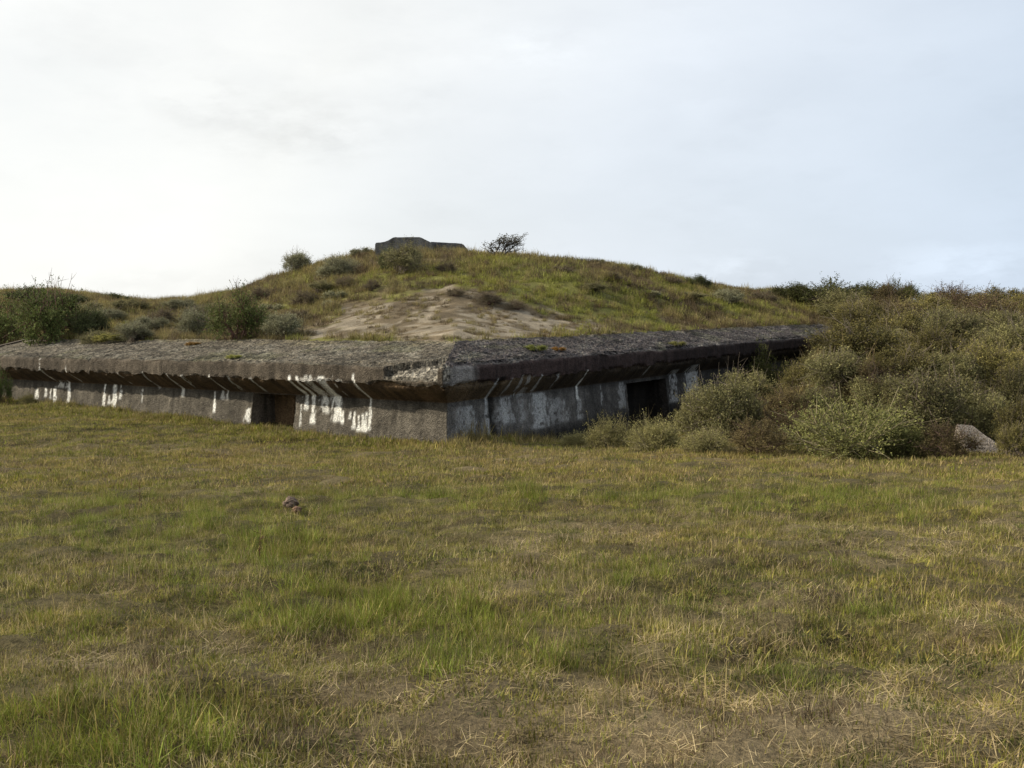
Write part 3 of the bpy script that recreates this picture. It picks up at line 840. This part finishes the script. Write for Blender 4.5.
# windswept tree on the crest
def wind_tree():
    r = np.random.default_rng(5); p = on_ground(497, 258)
    t = empty('windswept_tree', (p[0], p[1], p[2]-.05), 'small dark windswept tree leaning right on the hill crest', 'tree')
    VV, QQ = [], []; off = 0; tips = []
    def add(vq):
        nonlocal off
        VV.extend(vq[0]); QQ.extend([[a+off for a in q] for q in vq[1]]); off += len(vq[0])
    for i in range(4):
        top = np.array([-.15+.25*i+r.normal(0, .08), r.normal(0, .15), .55+.1*r.random()])
        P = bend(np.array([-.1+.06*i, 0, -.1]), top, 5, .05, r); add(tube(P, .035, .02))
        for j in range(9):
            b = P[2+r.integers(3)]
            e = b+np.array([np.clip(r.normal(.2, .38), -.6, .55), r.normal(0, .35), .10+.45*r.random()])
            e[2] = min(e[2], .62+.22*(e[0]+.9)/1.4+.08*r.random())
            Q_ = bend(b, e, 5, .04, r); add(tube(Q_, .014, .005, 4))
            for m in range(6):
                b2 = Q_[1+r.integers(4)]; e2 = b2+np.array([r.normal(.1, .16), r.normal(0, .14), r.normal(.06, .08)])
                add(tube(np.array([b2, (b2+e2)/2+r.normal(0, .01, 3), e2]), .006, .002, 3)); tips.append((b2, e2))
    obj('trunk', mesh_np('trunk', np.array(VV), QQ, col=np.tile([.05, .04, .035], (len(VV), 1))), M_TWIG, t)
    n = 11; pos = []
    for a_, b_ in tips:
        if r.random() < .75: 
            for _ in range(n): pos.append(a_+(b_-a_)*r.random()*1.1+r.normal(0, .03, 3))
    pos = np.array(pos); m = len(pos); d = unit(r.normal(0, 1, (m, 3))); nn = unit(np.cross(d, r.normal(0, 1, (m, 3)))); s_ = .05*(.6+.8*r.random((m, 1)))
    V = np.stack([pos, pos+d*s_*.5+nn*s_*.35, pos+d*s_, pos+d*s_*.5-nn*s_*.35], 1).reshape(-1, 3)
    f = obj('crown', mesh_np('crown', V, np.arange(4*m).reshape(-1, 4), col=np.repeat(np.array([.065, .06, .035])*(.6+.8*r.random((m, 1))), 4, 0)), M_LEAF, t)
    s_ = 1.15*p[1]/48; t.scale = (s_, s_, s_)
wind_tree()

# ------------------------------------------------------------------ grass
def blades(r, n, rad, h0, h1, wid, lean, cols, flat=0.0, segs=2, curl=.6):
    an = r.random(n)*6.283; rr = rad*np.sqrt(r.random(n))
    base = np.stack([rr*np.cos(an), rr*np.sin(an), np.full(n, -.015)], -1)
    L = (h0+(h1-h0)*r.random(n)**1.3)[:, None]
    az = r.random(n)*6.283; hd = np.stack([np.cos(az), np.sin(az), 0*az], -1)
    ln = (np.abs(r.normal(0, lean, n))+flat*(.8+.25*r.random(n)))[:, None]
    side = np.stack([-np.sin(az+r.normal(0, .8, n)), np.cos(az+r.normal(0, .8, n)), 0*az], -1)
    th0 = np.clip(ln, 0, 1.5); V = []; cur = base.copy()
    wv = (wid*(.7+.6*r.random(n)))[:, None]
    V.append(cur-side*wv/2); V.append(cur+side*wv/2)
    for s_ in range(segs):
        th = np.clip(th0+curl*th0*(s_+.5)/segs+.15*s_*r.random((n, 1)), 0, 1.62 if flat else 2.1)
        cur = cur+(hd*np.sin(th)+np.array([0, 0, 1])*np.cos(th))*L/segs
        if s_ < segs-1: w2 = wv*(.85 if s_ == 0 else .6); V.append(cur-side*w2/2); V.append(cur+side*w2/2)
        else: V.append(cur)
    k_ = 2*segs+1; VV = np.stack(V, 1)
    VV[:, :, 2] = np.maximum(VV[:, :, 2], -.02)
    ci = r.random(n)[:, None]; c = np.array(cols[0])*(1-ci)+np.array(cols[1])*ci; c = c*(.7+.6*r.random((n, 1)))
    b0 = (np.arange(n)*k_)[:, None]; Qs = [b0+np.array([[2*s_, 2*s_+1, 2*s_+3, 2*s_+2]]) for s_ in range(segs-1)]
    Tt = b0+np.array([[2*(segs-1), 2*(segs-1)+1, 2*segs]])
    return VV.reshape(-1, 3), np.concatenate(Qs) if Qs else np.zeros((0, 4), int), Tt, np.repeat(c, k_, 0)
def join(ps):
    V, Q, T, C = [], [], [], []; o = 0
    for v, q, t, c in ps: V.append(v); Q.append(q+o); T.append(t+o); C.append(c); o += len(v)
    return np.concatenate(V), np.concatenate(Q), np.concatenate(T), np.concatenate(C)
G1, G2 = (.225, .232, .038), (.142, .152, .029); GY1 = (.29, .245, .070); S1, S2 = (.50, .41, .24), (.32, .25, .13); BR = (.155, .11, .06); MO = (.085, .095, .040)
def tuft(seed, kind):
    r = np.random.default_rng(seed)
    if kind == 'short':   ps = [blades(r, 84, .13, .02, .08, .0034, .8, (G1, G2)), blades(r, 40, .14, .025, .085, .0028, .95, (GY1, S2)), blades(r, 18, .14, .04, .13, .0026, 1.2, (S1, S2))]
    elif kind == 'tall':  ps = [blades(r, 90, .12, .05, .20, .0034, .55, ((.19,.245,.036), G2), segs=3), blades(r, 16, .11, .08, .22, .0032, .7, (S2, GY1), segs=3)]
    elif kind == 'straw': ps = [blades(r, 34, .13, .04, .17, .0028, .75, (S1, GY1), segs=3), blades(r, 30, .12, .03, .09, .004, .7, (G1, G2))]
    elif kind == 'litter':ps = [blades(r, 46, .17, .06, .20, .0032, .2, (S1, S2), flat=1.3, curl=.1), blades(r, 18, .17, .04, .12, .005, .3, (BR, S2), flat=1.2, curl=.1), blades(r, 12, .15, .03, .09, .004, .6, (G1, GY1))]
    elif kind == 'mat':   ps = [blades(r, 120, .2, .02, .07, .007, .9, (G2, GY1)), blades(r, 40, .2, .03, .08, .005, 1.0, (S2, BR))]
    elif kind == 'moss': ps = [blades(r, 150, .15, .012, .05, .006, .9, (MO, G2)), blades(r, 14, .15, .03, .07, .003, 1.0, (GY1, S2))]
    elif kind == 'dead': ps = [blades(r, 110, .14, .015, .08, .0034, 1.0, (BR, (.085, .062, .040))), blades(r, 34, .15, .03, .10, .0026, 1.2, (S1, S2)), blades(r, 20, .14, .02, .07, .004, .8, (G1, G2))]
    elif kind == 'f_moss': ps = [blades(r, 90, .16, .015, .06, .010, .9, (MO, G2)), blades(r, 12, .16, .03, .08, .006, 1.0, (GY1, S2))]
    # distant field
    elif kind == 'f_short': ps = [blades(r, 80, .22, .03, .09, .009, .8, (G1, G2)), blades(r, 46, .22, .03, .10, .007, .9, (GY1, S2))]
    elif kind == 'f_straw': ps = [blades(r, 60, .22, .03, .13, .007, .8, (S2, GY1)), blades(r, 34, .22, .03, .09, .009, .8, (G1, BR))]
    elif kind == 'f_brown': ps = [blades(r, 60, .22, .02, .08, .010, .9, (BR, S2)), blades(r, 30, .22, .03, .08, .009, .8, (G2, GY1))]
    # hill marram
    elif kind == 'm_green': ps = [blades(r, 70, .28, .10, .34, .016, .6, ((.275,.28,.065), (.19,.195,.045)), segs=3)]
    elif kind == 'm_olive': ps = [blades(r, 60, .26, .15, .45, .015, .55, ((.24,.205,.085), (.165,.145,.06)), segs=3), blades(r, 14, .2, .3, .6, .008, .4, (S2, GY1), segs=3)]
    elif kind == 'm_brown': ps = [blades(r, 70, .28, .10, .34, .018, .7, ((.16,.12,.07), (.11,.085,.05)), segs=3)]
    elif kind == 'reed':    ps = [blades(r, 12, .22, .5, 1.15, .012, .28, (S2, (.15,.12,.06)), segs=3), blades(r, 50, .3, .2, .6, .015, .5, ((.14,.125,.065), (.10,.095,.045)), segs=3)]
    V, Q, T, C = join(ps)
    me = mesh_np('tuft_'+kind, V, Q, T, col=C); me.materials.append(M_GRASS); return me
def scatter(name, kinds, nvar, P, kidx, scl, label, cat):
    c = bpy.data.collections.new(name+'_sources')
    names = []
    for k_ in kinds:
        for v in range(nvar):
            o = bpy.data.objects.new('tuft_%02d' % len(names), tuft(1000+len(names)*7+len(name), k_)); c.objects.link(o); names.append(o)
    n = len(P); idx = kidx*nvar+rng.integers(0, nvar, n)
    me = bpy.data.meshes.new(name); me.vertices.add(n); me.vertices.foreach_set('co', P.astype(np.float32).ravel())
    a = me.attributes.new('idx', 'INT', 'POINT'); a.data.foreach_set('value', idx.astype(np.int32))
    a = me.attributes.new('rz', 'FLOAT', 'POINT'); a.data.foreach_set('value', (rng.random(n)*6.283).astype(np.float32))
    a = me.attributes.new('sc', 'FLOAT', 'POINT'); a.data.foreach_set('value', scl.astype(np.float32))
    o = obj(name, me); tag(o, label, cat, kind='stuff')
    ng = bpy.data.node_groups.new(name, 'GeometryNodeTree')
    ng.interface.new_socket('Geometry', in_out='INPUT', socket_type='NodeSocketGeometry')
    ng.interface.new_socket('Geometry', in_out='OUTPUT', socket_type='NodeSocketGeometry')
    gi = ng.nodes.new('NodeGroupInput'); go = ng.nodes.new('NodeGroupOutput')
    ci = ng.nodes.new('GeometryNodeCollectionInfo'); ci.inputs['Collection'].default_value = c
    ci.inputs['Separate Children'].default_value = True; ci.inputs['Reset Children'].default_value = True
    ip = ng.nodes.new('GeometryNodeInstanceOnPoints'); ip.inputs['Pick Instance'].default_value = True
    def attr(nm, dt):
        x = ng.nodes.new('GeometryNodeInputNamedAttribute'); x.data_type = dt; x.inputs['Name'].default_value = nm
        return x.outputs['Attribute']
    cb = ng.nodes.new('ShaderNodeCombineXYZ'); ng.links.new(attr('rz', 'FLOAT'), cb.inputs[2])
    e2 = ng.nodes.new('FunctionNodeEulerToRotation'); ng.links.new(cb.outputs[0], e2.inputs[0])
    ng.links.new(gi.outputs[0], ip.inputs['Points']); ng.links.new(ci.outputs[0], ip.inputs['Instance'])
    ng.links.new(attr('idx', 'INT'), ip.inputs['Instance Index']); ng.links.new(e2.outputs[0], ip.inputs['Rotation'])
    ng.links.new(attr('sc', 'FLOAT'), ip.inputs['Scale']); ng.links.new(ip.outputs[0], go.inputs[0])
    md = o.modifiers.new('scatter', 'NODES'); md.node_group = ng
    return o
def area_points(y0, y1, dens, amax=.60, jit=None):
    xm = amax*y1+2.5; n = int(2*xm*(y1-y0)*dens)
    x = (rng.random(n)*2-1)*xm; y = y0+(y1-y0)*rng.random(n)
    k_ = np.abs(x) < amax*y+2.5; return x[k_], y[k_]
def pick(probs, n):
    c = np.cumsum(probs, 1); c = c/c[:, -1:]; u = rng.random(n)[:, None]; return (u > c).sum(1)
# near + mid field
def zpt(x, y):   # height on the mesh incl. the fine relief
    return terrain(x, y)+(fbm(x, y, 3, 4.0, 2)-.5)*.09*(1-.95*sst(y, 26, 30))
X_, Y_ = [], []
for y0, y1, dn in ((2.2, 4.5, 130), (4.5, 7, 105), (7, 10.5, 72), (10.5, 15, 56)):
    a_, b_ = area_points(y0, y1, dn); X_.append(a_); Y_.append(b_)
x = np.concatenate(X_); y = np.concatenate(Y_); z = zpt(x, y)
d = dry_mask(x, y, z); n = len(x); lush = sst(fbm(x, y, 3, 1.1, 200), .45, .65)
px_, py_ = project(x, y, z); lg = sum(w_*gau(px_, py_, cx, cy, sx, sy) for cx, cy, sx, sy, w_ in GRN)
hf1 = fbm(x, y, 3, 3.4, 301); hf2 = fbm(x, y, 3, 2.8, 305)
pr = np.stack([1.1-d, (.12*lush+3.0*np.clip(lg-.15, 0, 1)**1.3*(.4+.6*lush))*(1.1-d), .15+.5*d*(1-d)*2*lush, .02+1.3*sst(d, .30, .7), .30+0*d, 3.2*sst(hf1, .56, .66), 3.6*sst(hf2, .56, .66)*(.35+d)], -1)
ki = pick(pr, n); sc_ = (.7+.6*rng.random(n))*np.where(ki == 1, 1-.2*d, 1)*(.45+1.05*fbm(x, y, 4, 1.8, 210))
keep = rng.random(n) < 1-.35*sst(d, .6, 1.0)
scatter('field_grass', ['short', 'tall', 'straw', 'litter', 'mat', 'moss', 'dead'], 4, np.stack([x, y, z], -1)[keep], ki[keep], sc_[keep], 'tufted green and straw-coloured grass in the near field', 'grass')
# farther field up to the walls
a_, b_ = area_points(15, 36, 24); tl, tr = wedge(a_, b_); s_ = np.minimum(tl/KR, tr)
zz = zpt(a_, b_)
kk_ = ((s_ < WALLS-.12) & ((a_/b_ < .25) | (b_ < 24.5))); x, y, z, s_ = a_[kk_], b_[kk_], zz[kk_], s_[kk_]; n = len(x)
d = dry_mask(x, y, z); near_wall = np.exp(-((s_-.3)/1.1)**2)
isL = (wedge(x, y)[0] > wedge(x, y)[1])
pr = np.stack([1.1-d+near_wall*isL*3, .25+d*.8+near_wall*(~isL)*2, .1+2.0*sst(fbm(x, y, 4, 1.6, 220), .52, .62)*(1-near_wall), 1.6*sst(fbm(x, y, 3, 2.3, 225), .54, .64)*(1-near_wall), np.exp(-((s_-.4)/.45)**2)*np.where(isL, 2.4, 5.0)*sst(fbm(x, y, 3, 1.2, 229), .38, .55)], -1)
ki = pick(pr, n); sc_ = (.8+.6*rng.random(n))*(.45+1.1*fbm(x, y, 4, 1.2, 230))*(1+.9*near_wall); sc_ = np.where(ki == 4, sc_*np.where(isL, .30, .42), sc_)
scatter('far_field_grass', ['f_short', 'f_straw', 'f_brown', 'f_moss', 'm_olive'], 4, np.stack([x, y, z], -1), ki, sc_, 'shorter browner grass of the far field reaching the bunker walls', 'grass')
# hill
a_, b_ = area_points(25, 66, 11, .75); tl, tr = wedge(a_, b_); s_ = np.minimum(tl/KR, tr); zz = zpt(a_, b_)
sm = sand_mask(a_, b_, zz)
kk_ = (s_ > 2.55) & ((sm < .5) | (rng.random(len(a_)) < .95*sst(fbm(a_, b_, 4, 1.3, 62)+.10*gau(*project(a_, b_, zz), 430, 300, 110, 14), .45, .55)+.08)); x, y, z = a_[kk_], b_[kk_], zz[kk_]; n = len(x)
hn = fbm(x, y, 4, .35, 50); px_, py_ = project(x, y, z)
green = .45+2.2*gau(px_, py_, 640, 300, 160, 26)+.9*gau(px_, py_, 500, 275, 120, 16)+.3*gau(px_, py_, 720, 315, 120, 12)
bro = .1+2.2*sst(fbm(x, y, 3, 1.1, 52), .54, .62)+1.6*gau(px_, py_, 640, 272, 120, 9)+.9*gau(px_, py_, 500, 300, 60, 10)+1.6*sst(hn, .45, .6)*(px_ < 420)+.8*sst(hn, .5, .6)
oli = .5+.8*(px_ < 420)
ki = pick(np.stack([green*(1.1-sst(hn, .4, .65)), oli+0*hn, bro], -1), n)
sc_ = (.6+.6*rng.random(n))*np.where(y > 40, 1, .8)*(.6+.8*fbm(x, y, 3, 1.4, 54))*np.where(sand_mask(x, y, z) > .5, .5, 1); ki = np.where((sand_mask(x, y, z) > .5), 2-(rng.random(n) < .35), ki)
scatter('hill_grass', ['m_green', 'm_olive', 'm_brown'], 4, np.stack([x, y, z], -1), ki, sc_, 'green and brown dune grass covering the hill', 'dune grass')
# rough undergrowth on the right bank, in the ditch and left of the wing
a_, b_ = area_points(22.5, 60, 9, .75); tl, tr = wedge(a_, b_); s_ = np.minimum(tl/KR, tr); zz = zpt(a_, b_)
kk_ = (s_ < -.2) & ((a_/b_ > .26) | ((tl > -4) & (tl < -.5) & (tr > 7))); x, y, z = a_[kk_], b_[kk_], zz[kk_]; n = len(x)
ki = pick(np.stack([.8+0*x, .6+0*x, .28*sst(fbm(x, y, 3, .4, 240), .45, .6)+.1], -1), n)
scatter('bank_undergrowth', ['m_olive', 'm_brown', 'reed'], 4, np.stack([x, y, z], -1), ki, .7+.6*rng.random(n), 'brown grasses and reeds between the shrubs of the right bank', 'undergrowth')

# small plants rooted on the roof slab
def roof_tuft(px, py, w, label, k_='small', tint=(1, 1, .7)):
    ts = np.linspace(0, 1, 400); best = None
    d = ray(px, py)
    for t in np.linspace(15, 50, 3000):
        P = CAM+d*t; tl_, tr_ = wedge(P[0], P[1]); s0 = min(tl_/KR, tr_)
        if s0 > 0 and P[2] < ZT+(ZB-ZT)*min(s0, 2.5)/2.5: break
    fol, wood, ww, hh = protos_get(k_, 0); s0 = w/F*P[1]/ww
    o = empty('weed', (P[0], P[1], P[2]-.02), label, 'weed', 'weeds rooted on the bunker roof'); o.scale = (s0, s0, s0*.55)
    f = bpy.data.objects.new('foliage', fol); COL.objects.link(f); f.parent = o; f.color = (*tint, 1)
roof_tuft(234, 358, 15, 'small yellow-green weed on the left wing roof below the twiggy bush', tint=(1.3, 1.35, .6))
roof_tuft(193, 345, 14, 'rusty orange weed at the back edge of the left wing roof', tint=(1.3, .8, .4))
roof_tuft(535, 350, 22, 'green moss cushion on the right wing roof near the corner', tint=(1.0, 1.1, .5))
roof_tuft(558, 350, 14, 'orange-brown moss cushion beside the green one on the right wing roof', tint=(1.4, .8, .35))
roof_tuft(110, 341, 30, 'low yellowish weed spreading over the back of the left wing roof', tint=(1.2, 1.15, .6))
roof_tuft(677, 345, 16, 'olive weed halfway along the right wing roof', tint=(.9, .9, .5))

# reddish dead stalks standing in the field
def stalk(px, py, h, label, seed):
    r = np.random.default_rng(seed); p = on_ground(px, py)
    VV, QQ = [], []; off = 0
    def add(vq):
        nonlocal off
        VV.extend(vq[0]); QQ.extend([[a+off for a in q] for q in vq[1]]); off += len(vq[0])
    P = bend(np.array([0, 0, -.02]), np.array([.02, 0, h]), 6, .006, r); add(tube(P, .0045, .002, 5))
    for i in range(10):
        b = P[2+i % 4]+0; e = b+np.array([r.normal(0, .02), r.normal(0, .02), .035]); add(tube(np.array([b, (b+e)/2, e]), .002, .003, 4))
    o = obj('dead_stalk', mesh_np('dead_stalk', np.array(VV), QQ, col=np.tile([.11, .045, .028], (len(VV), 1))), M_TWIG); o.location = tuple(p)
    tag(o, label, 'plant stalk')
stalk(259, 562, .26, 'thin reddish dead stalk standing in the field below the two stones', 1)
stalk(139, 512, .36, 'thin reddish dead stalk in the left field near the dark hollow', 2)

# ------------------------------------------------------------------ light and sky
SUN_EL = math.radians(31); saz = np.array([-.985, .12]); saz /= np.linalg.norm(saz)
sd = np.array([saz[0]*math.cos(SUN_EL), saz[1]*math.cos(SUN_EL), math.sin(SUN_EL)])
L = bpy.data.lights.new('sun', 'SUN'); L.energy = 5.0; L.angle = math.radians(1.0); L.color = (1, .90, .72)
lo = bpy.data.objects.new('sun', L); COL.objects.link(lo)
lo.rotation_euler = Vector(sd).to_track_quat('Z', 'Y').to_euler()
W_ = bpy.data.worlds.new('World'); SC.world = W_; W_.use_nodes = True
nt = W_.node_tree; bg = nt.nodes['Background']; bg.inputs['Strength'].default_value = .1
sk = N(nt, 'ShaderNodeTexSky', sky_type='NISHITA'); sk.sun_disc = False
sk.sun_elevation = SUN_EL; sk.sun_rotation = math.atan2(saz[0], saz[1]); sk.dust_density = 2.0; sk.air_density = 1.0
tc = N(nt, 'ShaderNodeTexCoord')
# veil of thin high cloud: brighter towards the sun
dt = N(nt, 'ShaderNodeVectorMath', operation='DOT_PRODUCT'); nt.links.new(tc.outputs['Generated'], dt.inputs[0]); dt.inputs[1].default_value = tuple(sd)
sep = N(nt, 'ShaderNodeSeparateXYZ'); nt.links.new(tc.outputs['Generated'], sep.inputs[0])
veil = N(nt, 'ShaderNodeValToRGB'); cr = veil.color_ramp
cr.elements[0].position = 0.0; cr.elements[0].color = (.50, .62, .78, 1)
cr.elements[1].position = 1.0; cr.elements[1].color = (1.0, 1.0, .965, 1)
e_ = cr.elements.new(.42); e_.color = (.78, .83, .89, 1)
e_ = cr.elements.new(.62); e_.color = (.91, .915, .89, 1)
nt.links.new(maprange(nt, dt.outputs['Value'], -.5, .9, 0, 1), veil.inputs[0])
mp = N(nt, 'ShaderNodeMapping'); nt.links.new(tc.outputs['Generated'], mp.inputs[0]); mp.inputs['Scale'].default_value = (1, 1, 2.6)
n1 = noise(nt, 2.6, 7, mp.outputs[0], .55); n2 = noise(nt, 7.0, 6, mp.outputs[0], .6)
vs = mul(nt, veil.outputs[0], maprange(nt, n1.outputs[0], .3, .7, 9.3, 9.9))
vs = mul(nt, vs, maprange(nt, n2.outputs[0], .55, .75, 1.0, .95))
mx = mixc(nt, maprange(nt, n1.outputs[0], .3, .65, .82, .93), sk.outputs[0], vs)
def cloud(px, py, wx, wy, gain, src, sc):
    # a cloud patch in a fixed direction of the sky
    d = ray(px, py); d = d/np.linalg.norm(d)
    mpc = N(nt, 'ShaderNodeMapping'); mpc.vector_type = 'POINT'
    sub = N(nt, 'ShaderNodeVectorMath', operation='SUBTRACT'); nt.links.new(tc.outputs['Generated'], sub.inputs[0]); sub.inputs[1].default_value = tuple(d)
    sca = N(nt, 'ShaderNodeVectorMath', operation='MULTIPLY'); nt.links.new(sub.outputs[0], sca.inputs[0]); sca.inputs[1].default_value = (F/wx, F/wx, F/wy)
    ln = N(nt, 'ShaderNodeVectorMath', operation='LENGTH'); nt.links.new(sca.outputs[0], ln.inputs[0])
    nn = noise(nt, sc, 6, mp.outputs[0], .6)
    m1 = maprange(nt, ln.outputs['Value'], .2, 1.0, 1, 0); m2 = maprange(nt, nn.outputs[0], .42, .62, 0, 1)
    mm = N(nt, 'ShaderNodeMath', operation='MULTIPLY'); nt.links.new(m1, mm.inputs[0]); nt.links.new(m2, mm.inputs[1])
    return mul(nt, src, maprange(nt, mm.outputs[0], 0, 1, 1, gain))
for c_ in ((285,125,130,50,.91,16), (200,100,60,34,.92,22), (330,140,80,30,.94,24), (540,48,70,25,1.07,16), (700,85,40,60,1.05,14), (960,268,110,30,1.12,20), (735,268,70,20,1.10,24), (150,280,90,20,.95,22), (420,105,60,40,.96,18)):
    mx = cloud(*c_[:5], mx, c_[5])
nt.links.new(mx, bg.inputs['Color'])

# ------------------------------------------------------------------ camera and output
cd = bpy.data.cameras.new('camera'); cd.sensor_width = 36; cd.lens = F/1024*36; cd.clip_end = 3000; cd.clip_start = .05
co = bpy.data.objects.new('camera', cd); COL.objects.link(co)
R = Matrix(((RT[0], UP[0], -fw[0]), (RT[1], UP[1], -fw[1]), (RT[2], UP[2], -fw[2])))
co.matrix_world = Matrix.Translation(Vector(CAM)) @ R.to_4x4()
SC.camera = co
SC.view_settings.view_transform = 'Standard'; SC.view_settings.look = 'None'
SC.view_settings.exposure = .22; SC.view_settings.gamma = 1
SC.render.resolution_x = 1024; SC.render.resolution_y = 768
SC.cycles.max_bounces = 6; SC.cycles.diffuse_bounces = 3; SC.cycles.transmission_bounces = 3; SC.cycles.transparent_max_bounces = 4
